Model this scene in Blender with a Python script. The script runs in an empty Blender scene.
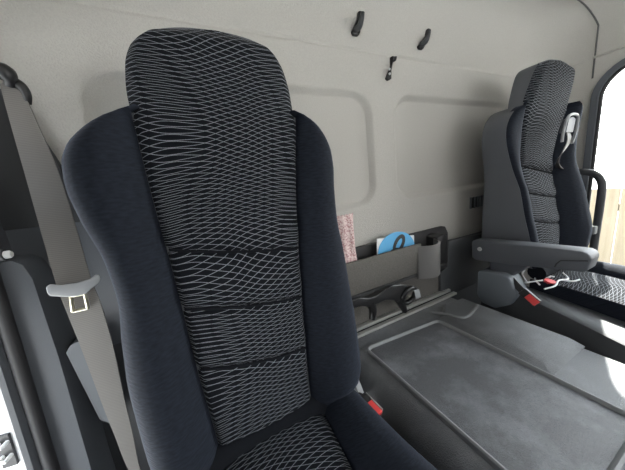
import bpy, bmesh, math, random
from mathutils import Vector, Matrix
random.seed(7)
PI = math.pi
C = bpy.context.scene.collection
SC = bpy.context.scene

# ------------------------------------------------------------------ camera
AX = Vector((512, -105, 235)).normalized()
AY = Vector((-115, -35, 235)); AY = (AY - AX * AY.dot(AX)).normalized()
AD = AX.cross(AY)
if AD.y < 0: AD = -AD
def ray(u, v):
    d = Vector(((u - 312.5) / 235., (v - 235.) / 235., 1.0))
    return Vector((d.dot(AX), d.dot(AY), -d.dot(AD)))
def onY(u, v, y): r = ray(u, v); return r * (y / r.y)
def onX(u, v, x): r = ray(u, v); return r * (x / r.x)
cd = bpy.data.cameras.new('camera'); cam = bpy.data.objects.new('camera', cd); C.objects.link(cam)
cd.sensor_width = 36.0; cd.sensor_fit = 'HORIZONTAL'; cd.lens = 235. * 36. / 625.; cd.clip_start = 0.01
right = Vector((AX.x, AY.x, -AD.x)); down = Vector((AX.y, AY.y, -AD.y)); fwd = Vector((AX.z, AY.z, -AD.z))
cam.matrix_world = Matrix(((right.x, -down.x, -fwd.x, 0), (right.y, -down.y, -fwd.y, 0), (right.z, -down.z, -fwd.z, 0), (0, 0, 0, 1)))
SC.camera = cam

# ------------------------------------------------------------------ materials
def newmat(name):
    m = bpy.data.materials.new(name); m.use_nodes = True
    nt = m.node_tree; b = nt.nodes['Principled BSDF']
    return m, nt, b
def mat(name, col, rough=.6, metal=0., bump=None, var=0., sheen=0., spec=.5, coat=0., sheen_tint=(1, 1, 1), blotch=None):
    m, nt, b = newmat(name)
    b.inputs['Base Color'].default_value = (*col, 1); b.inputs['Roughness'].default_value = rough
    b.inputs['Metallic'].default_value = metal; b.inputs['Specular IOR Level'].default_value = spec
    if coat: b.inputs['Coat Weight'].default_value = coat
    if sheen:
        b.inputs['Sheen Weight'].default_value = sheen; b.inputs['Sheen Roughness'].default_value = .35
        b.inputs['Sheen Tint'].default_value = (*sheen_tint, 1)
    tc = nt.nodes.new('ShaderNodeTexCoord')
    if bump:
        sc, st, dist = bump
        n = nt.nodes.new('ShaderNodeTexNoise'); n.inputs['Scale'].default_value = sc; n.inputs['Detail'].default_value = 3
        nt.links.new(tc.outputs['Object'], n.inputs['Vector'])
        bp = nt.nodes.new('ShaderNodeBump'); bp.inputs['Strength'].default_value = st; bp.inputs['Distance'].default_value = dist
        nt.links.new(n.outputs['Fac'], bp.inputs['Height']); nt.links.new(bp.outputs['Normal'], b.inputs['Normal'])
    if var:
        n2 = nt.nodes.new('ShaderNodeTexNoise'); n2.inputs['Scale'].default_value = (bump[0] if bump else 40); n2.inputs['Detail'].default_value = 4
        nt.links.new(tc.outputs['Object'], n2.inputs['Vector'])
        r = nt.nodes.new('ShaderNodeMapRange'); r.inputs['From Min'].default_value = .25; r.inputs['From Max'].default_value = .75
        r.inputs['To Min'].default_value = 1 - var; r.inputs['To Max'].default_value = 1 + var
        nt.links.new(n2.outputs['Fac'], r.inputs['Value'])
        mx = nt.nodes.new('ShaderNodeVectorMath'); mx.operation = 'SCALE'; mx.inputs[0].default_value = col
        fac = r.outputs['Result']
        if blotch:  # larger noise that lightens the base colour in patches
            n3 = nt.nodes.new('ShaderNodeTexNoise'); n3.inputs['Scale'].default_value = blotch[0]; n3.inputs['Detail'].default_value = 6; n3.inputs['Roughness'].default_value = .65
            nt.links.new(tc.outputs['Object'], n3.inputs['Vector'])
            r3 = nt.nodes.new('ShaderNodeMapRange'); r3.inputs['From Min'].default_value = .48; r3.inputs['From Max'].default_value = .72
            r3.inputs['To Min'].default_value = 0; r3.inputs['To Max'].default_value = blotch[1]; nt.links.new(n3.outputs['Fac'], r3.inputs['Value'])
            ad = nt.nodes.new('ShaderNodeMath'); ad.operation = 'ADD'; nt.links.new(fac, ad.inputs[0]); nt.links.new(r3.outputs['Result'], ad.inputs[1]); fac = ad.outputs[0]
        nt.links.new(fac, mx.inputs['Scale']); nt.links.new(mx.outputs['Vector'], b.inputs['Base Color'])
    return m

def wave_fabric(name, base, line, strength=1.0):
    """dark velour with two families of fine pale wavy lines, laid out in the UV (metres)"""
    m, nt, b = newmat(name); N = nt.nodes; L = nt.links
    uv = N.new('ShaderNodeUVMap'); uv.uv_map = 'UVMap'
    sep = N.new('ShaderNodeSeparateXYZ'); L.new(uv.outputs['UV'], sep.inputs[0])
    def M(op, a, b_=None, c=None):
        n = N.new('ShaderNodeMath'); n.operation = op
        for i, q in enumerate((a, b_, c)):
            if q is None: continue
            if isinstance(q, (int, float)): n.inputs[i].default_value = q
            else: L.new(q, n.inputs[i])
        return n.outputs[0]
    u, v = sep.outputs['X'], sep.outputs['Y']
    def sinw(x, wl, ph, amp): return M('MULTIPLY', M('SINE', M('MULTIPLY_ADD', x, 2 * PI / wl, ph)), amp)
    vv = M('ADD', v, sinw(v, .23, .4, .006))
    def family(sign, wl, u0, amp, drift, drift2, per):
        # one gentle S across the panel: flat at the seams, steepest in the middle
        cen = M('ADD', M('MULTIPLY', M('SINE', M('MULTIPLY_ADD', v, 2 * PI / drift2, sign)), drift), u0)
        arg = M('MULTIPLY', M('SUBTRACT', u, cen), 2 * PI / wl)
        w = M('MULTIPLY', M('SINE', arg), amp * sign)
        w = M('ADD', w, sinw(u, .075, sign, .0007))
        f = M('FRACT', M('DIVIDE', M('ADD', vv, w), per))
        d = M('ABSOLUTE', M('SUBTRACT', f, .5))
        mr = N.new('ShaderNodeMapRange'); mr.interpolation_type = 'SMOOTHSTEP'
        L.new(d, mr.inputs['Value']); mr.inputs['From Min'].default_value = .012; mr.inputs['From Max'].default_value = .066
        mr.inputs['To Min'].default_value = 1; mr.inputs['To Max'].default_value = 0
        return mr.outputs['Result']
    a = family(1, .50, .085, .030, .035, .55, .0098)
    c = family(-1, .44, .075, .028, .045, .43, .0098)
    d = M('MAXIMUM', a, c)
    nz = N.new('ShaderNodeTexNoise'); nz.inputs['Scale'].default_value = 900; L.new(uv.outputs['UV'], nz.inputs['Vector'])
    br = N.new('ShaderNodeMapRange'); L.new(nz.outputs['Fac'], br.inputs['Value'])
    br.inputs['From Min'].default_value = .3; br.inputs['From Max'].default_value = .6; br.inputs['To Min'].default_value = .35; br.inputs['To Max'].default_value = 1
    fac = M('MULTIPLY', M('MULTIPLY', d, br.outputs['Result']), strength)
    mix = N.new('ShaderNodeMix'); mix.data_type = 'RGBA'
    mix.inputs[6].default_value = (*base, 1); mix.inputs[7].default_value = (*line, 1)
    L.new(fac, mix.inputs[0]); L.new(mix.outputs[2], b.inputs['Base Color'])
    b.inputs['Roughness'].default_value = .9; b.inputs['Specular IOR Level'].default_value = .15
    b.inputs['Sheen Weight'].default_value = .04; b.inputs['Sheen Roughness'].default_value = .4
    bp = N.new('ShaderNodeBump'); bp.inputs['Strength'].default_value = .35; bp.inputs['Distance'].default_value = .001
    L.new(nz.outputs['Fac'], bp.inputs['Height']); L.new(bp.outputs['Normal'], b.inputs['Normal'])
    return m

def velour(name, base):
    """plain navy velour with a faint horizontal rib"""
    m, nt, b = newmat(name); N = nt.nodes; L = nt.links
    uv = N.new('ShaderNodeUVMap'); uv.uv_map = 'UVMap'
    mp = N.new('ShaderNodeMapping'); mp.inputs['Scale'].default_value = (90, 260, 1); L.new(uv.outputs['UV'], mp.inputs['Vector'])
    nz = N.new('ShaderNodeTexNoise'); nz.inputs['Scale'].default_value = 1; nz.inputs['Detail'].default_value = 3; L.new(mp.outputs['Vector'], nz.inputs['Vector'])
    r = N.new('ShaderNodeMapRange'); L.new(nz.outputs['Fac'], r.inputs['Value'])
    r.inputs['From Min'].default_value = .3; r.inputs['From Max'].default_value = .7; r.inputs['To Min'].default_value = .75; r.inputs['To Max'].default_value = 1.3
    s = N.new('ShaderNodeVectorMath'); s.operation = 'SCALE'; s.inputs[0].default_value = base
    L.new(r.outputs['Result'], s.inputs['Scale']); L.new(s.outputs['Vector'], b.inputs['Base Color'])
    b.inputs['Roughness'].default_value = .85; b.inputs['Specular IOR Level'].default_value = .15
    b.inputs['Sheen Weight'].default_value = .14; b.inputs['Sheen Roughness'].default_value = .35
    b.inputs['Sheen Tint'].default_value = (.65, .75, 1, 1)
    bp = N.new('ShaderNodeBump'); bp.inputs['Strength'].default_value = .5; bp.inputs['Distance'].default_value = .0015
    L.new(nz.outputs['Fac'], bp.inputs['Height']); L.new(bp.outputs['Normal'], b.inputs['Normal'])
    return m

def webbing_mat(name, col):
    m, nt, b = newmat(name); N = nt.nodes; L = nt.links
    uv = N.new('ShaderNodeUVMap'); uv.uv_map = 'UVMap'
    w = N.new('ShaderNodeTexWave'); w.inputs['Scale'].default_value = 90; w.bands_direction = 'Y'; w.inputs['Distortion'].default_value = .5
    L.new(uv.outputs['UV'], w.inputs['Vector'])
    r = N.new('ShaderNodeMapRange'); L.new(w.outputs['Fac'], r.inputs['Value']); r.inputs['To Min'].default_value = .85; r.inputs['To Max'].default_value = 1.12
    s = N.new('ShaderNodeVectorMath'); s.operation = 'SCALE'; s.inputs[0].default_value = col
    L.new(r.outputs['Result'], s.inputs['Scale']); L.new(s.outputs['Vector'], b.inputs['Base Color'])
    b.inputs['Roughness'].default_value = .55
    return m

M = {}
M['wall'] = mat('headliner_fabric', (.50, .485, .455), .95, bump=(330, .55, .003), var=.06, spec=.15)
M['seam'] = mat('seam_grey', (.10, .10, .10), .8)
M['trim_dark'] = mat('trim_dark_plastic', (.05, .053, .058), .55, bump=(500, .25, .001))
M['trim_mid'] = mat('trim_grey_plastic', (.115, .125, .14), .5, bump=(500, .25, .001))
M['pillar'] = mat('pillar_grey_plastic', (.075, .08, .09), .5, bump=(500, .25, .001))
M['rubber'] = mat('black_rubber', (.02, .02, .022), .6)
M['navy'] = velour('navy_velour', (.0125, .0155, .023))
M['wave'] = wave_fabric('wave_pattern_fabric', (.005, .006, .009), (.30, .32, .36))
M['border'] = mat('plain_black_fabric', (.010, .011, .014), .9, bump=(700, .4, .001), spec=.1)
M['vinyl'] = mat('grey_vinyl', (.094, .100, .114), .55, bump=(420, .3, .0012))
M['plastic_black'] = mat('black_plastic', (.022, .022, .024), .45, bump=(600, .15, .0006))
M['gloss'] = mat('satin_black_plastic', (.010, .010, .011), .3)
M['plastic_grey'] = mat('grey_plastic', (.30, .31, .32), .45)
M['plastic_bluegrey'] = mat('bluegrey_plastic', (.17, .19, .215), .5, bump=(500, .2, .0008))
M['plastic_pale'] = mat('pale_grey_plastic', (.50, .51, .51), .45)
M['red'] = mat('red_plastic', (.72, .06, .06), .4)
M['console'] = mat('console_moulded_rubber', (.125, .13, .138), .5, bump=(420, .7, .0025), var=.16, blotch=(7, .5))
M['mat'] = mat('console_mat_rubber', (.085, .088, .095), .42, bump=(520, .7, .002), var=.22, blotch=(9, 1.1))
M['ridge'] = mat('ridge_rubber', (.17, .175, .18), .55, bump=(230, .3, .001))
M['bin'] = mat('bin_carpet_taupe', (.135, .128, .118), .95, bump=(260, .7, .003), var=.22, spec=.1)
M['clip'] = mat('clip_grey_plastic', (.15, .146, .142), .5)
M['bindark'] = mat('bin_back_plastic', (.035, .035, .037), .7)
M['rail'] = mat('rail_aluminium', (.48, .48, .46), .42, metal=.6)
M['belt'] = webbing_mat('belt_webbing', (.17, .16, .148))
M['steel'] = mat('zinc_steel', (.80, .74, .58), .28, metal=1.)
M['white_steel'] = mat('white_steel', (.78, .78, .76), .35)
M['white_paint'] = mat('white_body_paint', (.85, .86, .87), .3, coat=.4)
M['paper'] = mat('white_paper', (.82, .83, .84), .7)
M['blue'] = mat('blue_print', (.10, .42, .75), .5)
M['ink'] = mat('black_ink', (.012, .012, .014), .5)
M['ground'] = mat('pale_concrete', (.50, .50, .48), .9, bump=(6, .3, .02), var=.1)
M['floor'] = mat('floor_rubber', (.03, .032, .036), .7, bump=(120, .4, .003))

def pink_mat():
    m, nt, b = newmat('pink_speckled_cloth'); N = nt.nodes; L = nt.links
    tc = N.new('ShaderNodeTexCoord')
    vo = N.new('ShaderNodeTexNoise'); vo.inputs['Scale'].default_value = 170; vo.inputs['Detail'].default_value = 2; L.new(tc.outputs['Object'], vo.inputs['Vector'])
    cr = N.new('ShaderNodeValToRGB'); L.new(vo.outputs['Fac'], cr.inputs['Fac'])
    e = cr.color_ramp.elements
    e[0].position = .36; e[0].color = (.42, .20, .21, 1); e[1].position = .56; e[1].color = (.74, .60, .58, 1)
    L.new(cr.outputs['Color'], b.inputs['Base Color']); b.inputs['Roughness'].default_value = .9
    bp = N.new('ShaderNodeBump'); bp.inputs['Strength'].default_value = .5; bp.inputs['Distance'].default_value = .002
    L.new(vo.outputs['Fac'], bp.inputs['Height']); L.new(bp.outputs['Normal'], b.inputs['Normal'])
    return m
M['pink'] = pink_mat()

def fence_mat():
    m, nt, b = newmat('tan_fence_boards'); N = nt.nodes; L = nt.links
    tc = N.new('ShaderNodeTexCoord'); mp = N.new('ShaderNodeMapping'); mp.inputs['Scale'].default_value = (1, 9, .5)
    L.new(tc.outputs['Object'], mp.inputs['Vector'])
    n = N.new('ShaderNodeTexNoise'); n.inputs['Scale'].default_value = 3; L.new(mp.outputs['Vector'], n.inputs['Vector'])
    cr = N.new('ShaderNodeValToRGB'); L.new(n.outputs['Fac'], cr.inputs['Fac'])
    cr.color_ramp.elements[0].color = (.20, .155, .10, 1); cr.color_ramp.elements[1].color = (.30, .25, .18, 1)
    L.new(cr.outputs['Color'], b.inputs['Base Color']); b.inputs['Roughness'].default_value = .8
    return m
M['fence'] = fence_mat()

def glass_mat():
    m = bpy.data.materials.new('window_glass'); m.use_nodes = True
    nt = m.node_tree; nt.nodes.clear(); N = nt.nodes; L = nt.links
    o = N.new('ShaderNodeOutputMaterial'); t = N.new('ShaderNodeBsdfTransparent'); g = N.new('ShaderNodeBsdfGlossy')
    t.inputs['Color'].default_value = (.95, .97, .97, 1); g.inputs['Roughness'].default_value = .02
    mx = N.new('ShaderNodeMixShader'); fr = N.new('ShaderNodeFresnel'); fr.inputs['IOR'].default_value = 1.45
    L.new(fr.outputs[0], mx.inputs[0]); L.new(t.outputs[0], mx.inputs[1]); L.new(g.outputs[0], mx.inputs[2]); L.new(mx.outputs[0], o.inputs['Surface'])
    return m
M['glass'] = glass_mat()

# ------------------------------------------------------------------ helpers
def link_mesh(name, bm, m, parent=None, smooth=True, offset=None, sharp=None):
    bmesh.ops.recalc_face_normals(bm, faces=bm.faces)
    me = bpy.data.meshes.new(name)
    if offset is not None: bmesh.ops.translate(bm, verts=bm.verts, vec=-Vector(offset))
    bm.to_mesh(me); bm.free()
    if smooth:
        me.polygons.foreach_set('use_smooth', [True] * len(me.polygons))
        try: me.set_sharp_from_angle(angle=math.radians(sharp or 40))
        except Exception: pass
    me.materials.append(m)
    o = bpy.data.objects.new(name, me); C.objects.link(o)
    if parent: o.parent = parent
    return o
def tag(o, label=None, cat=None, group=None, kind=None):
    if label: o['label'] = label
    if cat: o['category'] = cat
    if group: o['group'] = group
    if kind: o['kind'] = kind
    return o
def thing(name, loc, label, cat, group=None):
    o = bpy.data.objects.new(name, None); C.objects.link(o); o.location = loc; o.empty_display_size = .05
    return tag(o, label, cat, group)
def part(name, bm, m, root, smooth=True, sharp=None):
    """meshes are authored in world space; the child is stored relative to its thing"""
    loc = Vector(root.location); p = root
    while p.parent: p = p.parent; loc += Vector(p.location)
    return link_mesh(name, bm, m, root, smooth, loc, sharp)
def struct(name, bm, m, smooth=True, parent=None):
    o = link_mesh(name, bm, m, parent, smooth); o['kind'] = 'structure'; return o

def box(bm, x0, x1, y0, y1, z0, z1, bev=0., seg=2):
    b2 = bmesh.new()
    bmesh.ops.create_cube(b2, size=1)
    bmesh.ops.scale(b2, vec=(abs(x1 - x0), abs(y1 - y0), abs(z1 - z0)), verts=b2.verts)
    bmesh.ops.translate(b2, vec=((x0 + x1) / 2, (y0 + y1) / 2, (z0 + z1) / 2), verts=b2.verts)
    if bev: bmesh.ops.bevel(b2, geom=b2.edges, offset=bev, segments=seg, profile=.5, affect='EDGES')
    merge(bm, b2)
    return bm
def merge(bm, b2):
    mp = {}
    for v in b2.verts: mp[v] = bm.verts.new(v.co)
    for f in b2.faces:
        try: bm.faces.new([mp[v] for v in f.verts])
        except ValueError: pass
    b2.free()
def loft(bm, rings, closed=True, cap=True):
    R = [[bm.verts.new(p) for p in r] for r in rings]
    n = len(R[0])
    for a, b in zip(R, R[1:]):
        for i in range(n if closed else n - 1):
            j = (i + 1) % n
            bm.faces.new((a[i], a[j], b[j], b[i]))
    if cap and closed:
        bm.faces.new(R[0][::-1]); bm.faces.new(R[-1])
    return R
def tube(bm, pts, rad, n=12, cap=True, closed=False):
    pts = [Vector(p) for p in pts]; k = len(pts)
    rings = []; up = None
    for i, p in enumerate(pts):
        a = pts[(i - 1) % k] if (i > 0 or closed) else p
        b = pts[(i + 1) % k] if (i < k - 1 or closed) else p
        t = (b - a).normalized()
        if up is None:
            up = Vector((0, 0, 1)) if abs(t.z) < .9 else Vector((1, 0, 0))
        s = t.cross(up)
        if s.length < 1e-5: s = t.orthogonal()
        s.normalize(); up = s.cross(t).normalized()
        r = rad(i / (k - 1)) if callable(rad) else rad
        rings.append([p + (s * math.cos(2 * PI * j / n) + up * math.sin(2 * PI * j / n)) * r for j in range(n)])
    if closed: rings.append(rings[0])
    if closed:
        R = [[bm.verts.new(q) for q in r] for r in rings[:-1]]
        for i in range(len(R)):
            a, b = R[i], R[(i + 1) % len(R)]
            for j in range(n): bm.faces.new((a[j], a[(j + 1) % n], b[(j + 1) % n], b[j]))
    else: loft(bm, rings, True, cap)
    return bm
def smooth_path(pts, sub=6):
    pts = [Vector(p) for p in pts]; out = []
    for i in range(len(pts) - 1):
        p0 = pts[max(i - 1, 0)]; p1 = pts[i]; p2 = pts[i + 1]; p3 = pts[min(i + 2, len(pts) - 1)]
        for k in range(sub):
            t = k / sub
            out.append(.5 * ((2 * p1) + (p2 - p0) * t + (2 * p0 - 5 * p1 + 4 * p2 - p3) * t * t + (3 * p1 - p0 - 3 * p2 + p3) * t ** 3))
    out.append(pts[-1]); return out
def prism(bm, poly, a, b, axis, bev=0., seg=2):
    """polygon of 2-D points extruded along an axis ('x': (y,z), 'y': (x,z), 'z': (x,y))"""
    def P(p, d):
        return {'x': (d, p[0], p[1]), 'y': (p[0], d, p[1]), 'z': (p[0], p[1], d)}[axis]
    b2 = bmesh.new()
    loft(b2, [[P(p, a) for p in poly], [P(p, b) for p in poly]])
    if bev:
        bmesh.ops.recalc_face_normals(b2, faces=b2.faces)
        bmesh.ops.bevel(b2, geom=b2.edges, offset=bev, segments=seg, profile=.5, affect='EDGES', clamp_overlap=True)
    merge(bm, b2); return bm
def rrect(x0, x1, z0, z1, r, n=6):
    out = []
    for cx, cz, a0 in ((x1 - r, z1 - r, 0), (x0 + r, z1 - r, 90), (x0 + r, z0 + r, 180), (x1 - r, z0 + r, 270)):
        for k in range(n + 1):
            a = math.radians(a0 + 90 * k / n); out.append((cx + r * math.cos(a), cz + r * math.sin(a)))
    return out
def interp(tab, t):
    if t <= tab[0][0]: return tab[0][1]
    for (a, x), (b, y) in zip(tab, tab[1:]):
        if t <= b: return x + (y - x) * (t - a) / (b - a)
    return tab[-1][1]
def sinterp(tab, t):
    """smooth (monotone-ish cubic) interpolation of a table"""
    if t <= tab[0][0]: return tab[0][1]
    if t >= tab[-1][0]: return tab[-1][1]
    for i in range(len(tab) - 1):
        if t <= tab[i + 1][0]:
            x0, y0 = tab[i]; x1, y1 = tab[i + 1]; h = x1 - x0; s = (t - x0) / h
            def slope(j):
                if j <= 0 or j >= len(tab) - 1: 
                    k = min(max(j, 0), len(tab) - 2); k = 0 if j <= 0 else len(tab) - 2
                    return (tab[k + 1][1] - tab[k][1]) / (tab[k + 1][0] - tab[k][0])
                d0 = (tab[j][1] - tab[j - 1][1]) / (tab[j][0] - tab[j - 1][0]); d1 = (tab[j + 1][1] - tab[j][1]) / (tab[j + 1][0] - tab[j][0])
                return 0 if d0 * d1 <= 0 else 2 * d0 * d1 / (d0 + d1)
            m0, m1 = slope(i), slope(i + 1)
            return y0 * (1 + 2 * s) * (1 - s) ** 2 + m0 * h * s * (1 - s) ** 2 + y1 * s * s * (3 - 2 * s) + m1 * h * s * s * (s - 1)
def sstep(a, b, x):
    t = min(max((x - a) / (b - a), 0), 1); return t * t * (3 - 2 * t)
def grid(bm, rows, uvs=None):
    """rows of points -> open surface; uvs = rows of (u, v)"""
    R = [[bm.verts.new(p) for p in r] for r in rows]
    lay = (bm.loops.layers.uv.get('UVMap') or bm.loops.layers.uv.new('UVMap')) if uvs else None
    for i in range(len(R) - 1):
        for j in range(len(R[0]) - 1):
            f = bm.faces.new((R[i][j], R[i][j + 1], R[i + 1][j + 1], R[i + 1][j]))
            if lay:
                for lp, (a, b) in zip(f.loops, ((i, j), (i, j + 1), (i + 1, j + 1), (i + 1, j))): lp[lay].uv = uvs[a][b]
    return R

FLOOR = -.95
# ------------------------------------------------------------------ cab shell
WY, WX, RZ = .75, 1.79, .72       # rear wall, right wall, roof
CR, FR = .20, .14                 # plan corner radius, roof fillet radius
def rr_sd(x, z, x0, x1, z0, z1, r):
    qx = abs(x - (x0 + x1) / 2) - (x1 - x0) / 2 + r; qz = abs(z - (z0 + z1) / 2) - (z1 - z0) / 2 + r
    return math.hypot(max(qx, 0), max(qz, 0)) + min(max(qx, qz), 0) - r
def wall_disp(x, z):
    d = 0
    for x0, x1 in ((-.196, .645), (.762, 1.64)):
        s = rr_sd(x, z, x0, x1, -.092, .318, .085)
        d += .020 * (1 - sstep(-.016, 0, s)) + .005 * math.exp(-((s + .003) / .005) ** 2)
    d += .005 * (1 - sstep(0, .0045, abs(z - .450)))
    return d
def profile():
    """(inset, z) up the wall and round the fillet into the roof"""
    zs = []
    z = FLOOR
    while z < -.36: zs.append((0, z)); z += .06
    z = -.36
    while z < RZ - FR: zs.append((0, z)); z += .004
    for k in range(13):
        a = PI / 2 * k / 12; zs.append((FR * (1 - math.cos(a)), RZ - FR + FR * math.sin(a)))
    return zs
PROF = profile()
bm = bmesh.new(); rows = []
xs = [-.44 + (WX - CR + .44) * i / 480 for i in range(481)]
for ins, z in PROF:
    rows.append([(x, WY - ins + (wall_disp(x, z) if ins == 0 else 0), z) for x in xs])
grid(bm, rows)
box(bm, -.52, WX + .06, WY + .05, WY + .09, FLOOR, RZ + .06)
wall_rear = struct('wall_rear', bm, M['wall'])

# right side: corner, flat side with the window opening, fillet
WIN = rrect(-.72, .492, -.62, .395, .13, 10)
bm = bmesh.new(); rows = []
for ins, z in PROF:
    dd = .005 * (1 - sstep(0, .0045, abs(z - .450))) if ins == 0 else 0
    r = CR - ins + dd
    row = [(WX - CR + r * math.sin(a) , WY - CR + r * math.cos(a), z) for a in [PI / 2 * k / 14 for k in range(15)]]
    rows.append(row)
grid(bm, rows)
zt = RZ - FR
outer = [bm.verts.new((WX, y, z)) for y, z in ((WY - CR, FLOOR), (WY - CR, zt), (-1.25, zt), (-1.25, FLOOR))]
inner = [bm.verts.new((WX, y, z)) for y, z in WIN]
ed = []
for lp in (outer, inner):
    for i in range(len(lp)): ed.append(bm.edges.new((lp[i], lp[(i + 1) % len(lp)])))
bmesh.ops.triangle_fill(bm, use_beauty=True, edges=ed)
rows = []
for k in range(13):
    a = PI / 2 * k / 12
    rows.append([(WX - FR * (1 - math.cos(a)), y, zt + FR * math.sin(a)) for y in (WY - CR, -1.25)])
grid(bm, rows)
# reveal of the window opening
rows = [[(WX + dx, y, z) for y, z in WIN + WIN[:1]] for dx in (0, .05)]
grid(bm, rows)
box(bm, WX + .03, WX + .07, .54, WY + .09, FLOOR, RZ + .06)
wall_right = struct('wall_right', bm, M['wall'])

# roof
bm = bmesh.new()
pts = [(-.46, WY - FR)] + [(WX - CR + (CR - FR) * math.sin(PI / 2 * k / 14), WY - CR + (CR - FR) * math.cos(PI / 2 * k / 14)) for k in range(15)] + [(WX - FR, -1.25), (-.46, -1.25)]
prism(bm, pts, RZ, RZ + .03, 'z'); box(bm, -.52, WX + .06, -1.3, WY + .06, RZ + .031, RZ + .06)
struct('ceiling', bm, M['wall'], smooth=False)
bm = bmesh.new(); box(bm, -.46, WX, -1.25, WY, FLOOR - .03, FLOOR)
struct('floor', bm, M['floor'], smooth=False)

# thin seam between headliner and door pillar trim
def strip_obj(name, pts, r, m):
    bm = bmesh.new(); tube(bm, pts, r, 6); return struct(name, bm, m)
strip_obj('trim_1', [(WX - .001, .515, .36), (WX - .001, .515, zt)] + [(WX - FR * (1 - math.cos(PI / 2 * k / 8)), .515 + .08 * k / 8, zt + FR * math.sin(PI / 2 * k / 8)) for k in range(1, 9)] + [(1.2, .60, RZ)], .003, M['seam'])
strip_obj('trim_2', [(WX - .001, y, .450) for y in (.52, .0, -.6, -1.2)], .006, M['wall'])

# windscreen sill and header ahead of the seats, plus unseen left panels added to block light
bm = bmesh.new(); box(bm, -.46, WX, -1.29, -1.25, FLOOR, -.15); struct('trim_7', bm, M['trim_dark'], smooth=False)
bm = bmesh.new(); box(bm, -.46, WX, -1.29, -1.25, .50, RZ + .03); box(bm, -.46, .45, -1.29, -1.25, -.15, .50); struct('header_light_block', bm, M['wall'], smooth=False)  # header, and an added panel closing the left windscreen against light
bm = bmesh.new(); box(bm, -.50, -.46, -1.25, .08, FLOOR, -.2); box(bm, -.50, -.46, -1.25, .52, .42, RZ + .03); box(bm, -.50, -.46, -.35, .52, -.2, .42); struct('left_light_block', bm, M['trim_dark'], smooth=False)  # unseen panels with cut-outs, added to steer light on the left wall

# right window: rubber frame and pane
bm = bmesh.new()
def offset_win(d): return rrect(-.72 - d, .492 + d, -.62 - d, .395 + d, .13 + d, 10)
ring = []
for dx, d in ((.0, .022), (-.014, .018), (-.014, -.006), (.0, -.012), (.03, -.012)):
    ring.append([(WX + dx, y, z) for y, z in offset_win(d)])
R = [[bm.verts.new(p) for p in r] for r in ring]
for a, b in zip(R, R[1:]):
    for i in range(len(a)): bm.faces.new((a[i], a[(i + 1) % len(a)], b[(i + 1) % len(a)], b[i]))
win = struct('window_1', bm, M['trim_mid'])
bm = bmesh.new()
prism(bm, offset_win(-.004), WX + .022, WX + .026, 'x')
pane = struct('glass_pane', bm, M['glass'], smooth=False, parent=win)
# rubber lip inside the frame
bm = bmesh.new(); tube(bm, [(WX - .002, y, z) for y, z in offset_win(-.012)], .008, 8, closed=True)
struct('window_seal', bm, M['rubber'], parent=win)

# left door pillar: trim body, rubber seal, outer painted flange
PX = -.38
def pill_y(z, base): return base + .10 * (z + .15)
bm = bmesh.new()
sec = lambda z, o=0: [(PX + .06 * sstep(.0, .6, z) + o, WY + .004, z), (PX + .05 * sstep(.0, .6, z) + o, pill_y(z, .69), z), (PX + o - .004, pill_y(z, .652), z), (PX - .008 + o, pill_y(z, .640), z),
                      (PX - .012, pill_y(z, .634), z), (PX - .020, pill_y(z, .633), z), (PX - .028, pill_y(z, .642), z), (PX - .040, pill_y(z, .665), z), (PX - .046, pill_y(z, .69), z), (PX - .048, WY + .004, z)]
loft(bm, [sec(z) for z in (FLOOR, -.8, -.6, -.4, -.2, -.075, .0, .15, .3, .45, .6, RZ)])
struct('wall_left', bm, M['pillar'])
bm = bmesh.new()
tube(bm, [(PX + .004, pill_y(z, .648), z) for z in [FLOOR + .02 + i * .05 for i in range(33)]], .011, 10)
struct('trim_3', bm, M['rubber'])
# lower pillar cover with a rounded upper lip
bm = bmesh.new()
def lowsec(z, o): return [(PX - .01, WY - .002, z), (PX + o, WY - .002, z), (PX + o, pill_y(z, .690), z), (PX + o - .004, pill_y(z, .668), z), (PX + .004, pill_y(z, .660), z), (PX - .01, pill_y(z, .660), z)]
loft(bm, [lowsec(z, o) for z, o in ((FLOOR, .05), (-.6, .055), (-.3, .055), (-.12, .05), (-.09, .042), (-.078, .028), (-.074, .01))])
struct('trim_4', bm, M['trim_mid'])
# headliner return between rear wall and left pillar
bm = bmesh.new()
box(bm, -.44, -.345, .60, WY + .01, .36, RZ, .01)
struct('trim_5', bm, M['wall'])

bm = bmesh.new()
loft(bm, [[(PX - .049, pill_y(z, .685), z), (PX - .088, pill_y(z, .692), z), (PX - .092, pill_y(z, .70), z), (PX - .090, pill_y(z, .73), z), (PX - .049, pill_y(z, .73), z)] for z in (FLOOR - .3, -.6, -.2, RZ)])
struct('trim_6', bm, M['white_paint'])
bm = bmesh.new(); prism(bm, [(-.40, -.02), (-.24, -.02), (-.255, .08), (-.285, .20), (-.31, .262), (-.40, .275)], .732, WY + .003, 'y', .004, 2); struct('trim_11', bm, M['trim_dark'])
# grey panel on the rear corner, darker than the wall, and the tilted ledge behind the belt
bm = bmesh.new(); prism(bm, [(-.40, FLOOR), (-.08, FLOOR), (-.08, -.08), (-.11, -.03), (-.15, -.015), (-.40, -.01)], .735, WY + .003, 'y', .004, 2); struct('corner_panel', bm, M['trim_mid'])
bm = bmesh.new(); q = [onY(u, v, .66) for u, v in ((66, 353), (70, 346), (77, 342), (90, 345), (116, 425), (100, 420))]
loft(bm, [[p + Vector((0, o, 0)) for p in q] for o in (0, .06)]); struct('trim_10', bm, M['trim_mid'])

# lower rear trim, dark
bm = bmesh.new()
prism(bm, [(WY + .01, -.335), (.742, -.335), (.735, -.345), (.722, -.42), (.712, -.54), (.705, -.60), (.705, FLOOR), (WY + .01, FLOOR)], -.44, WX, 'x')
struct('baseboard_rear', bm, M['trim_dark'])

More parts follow.
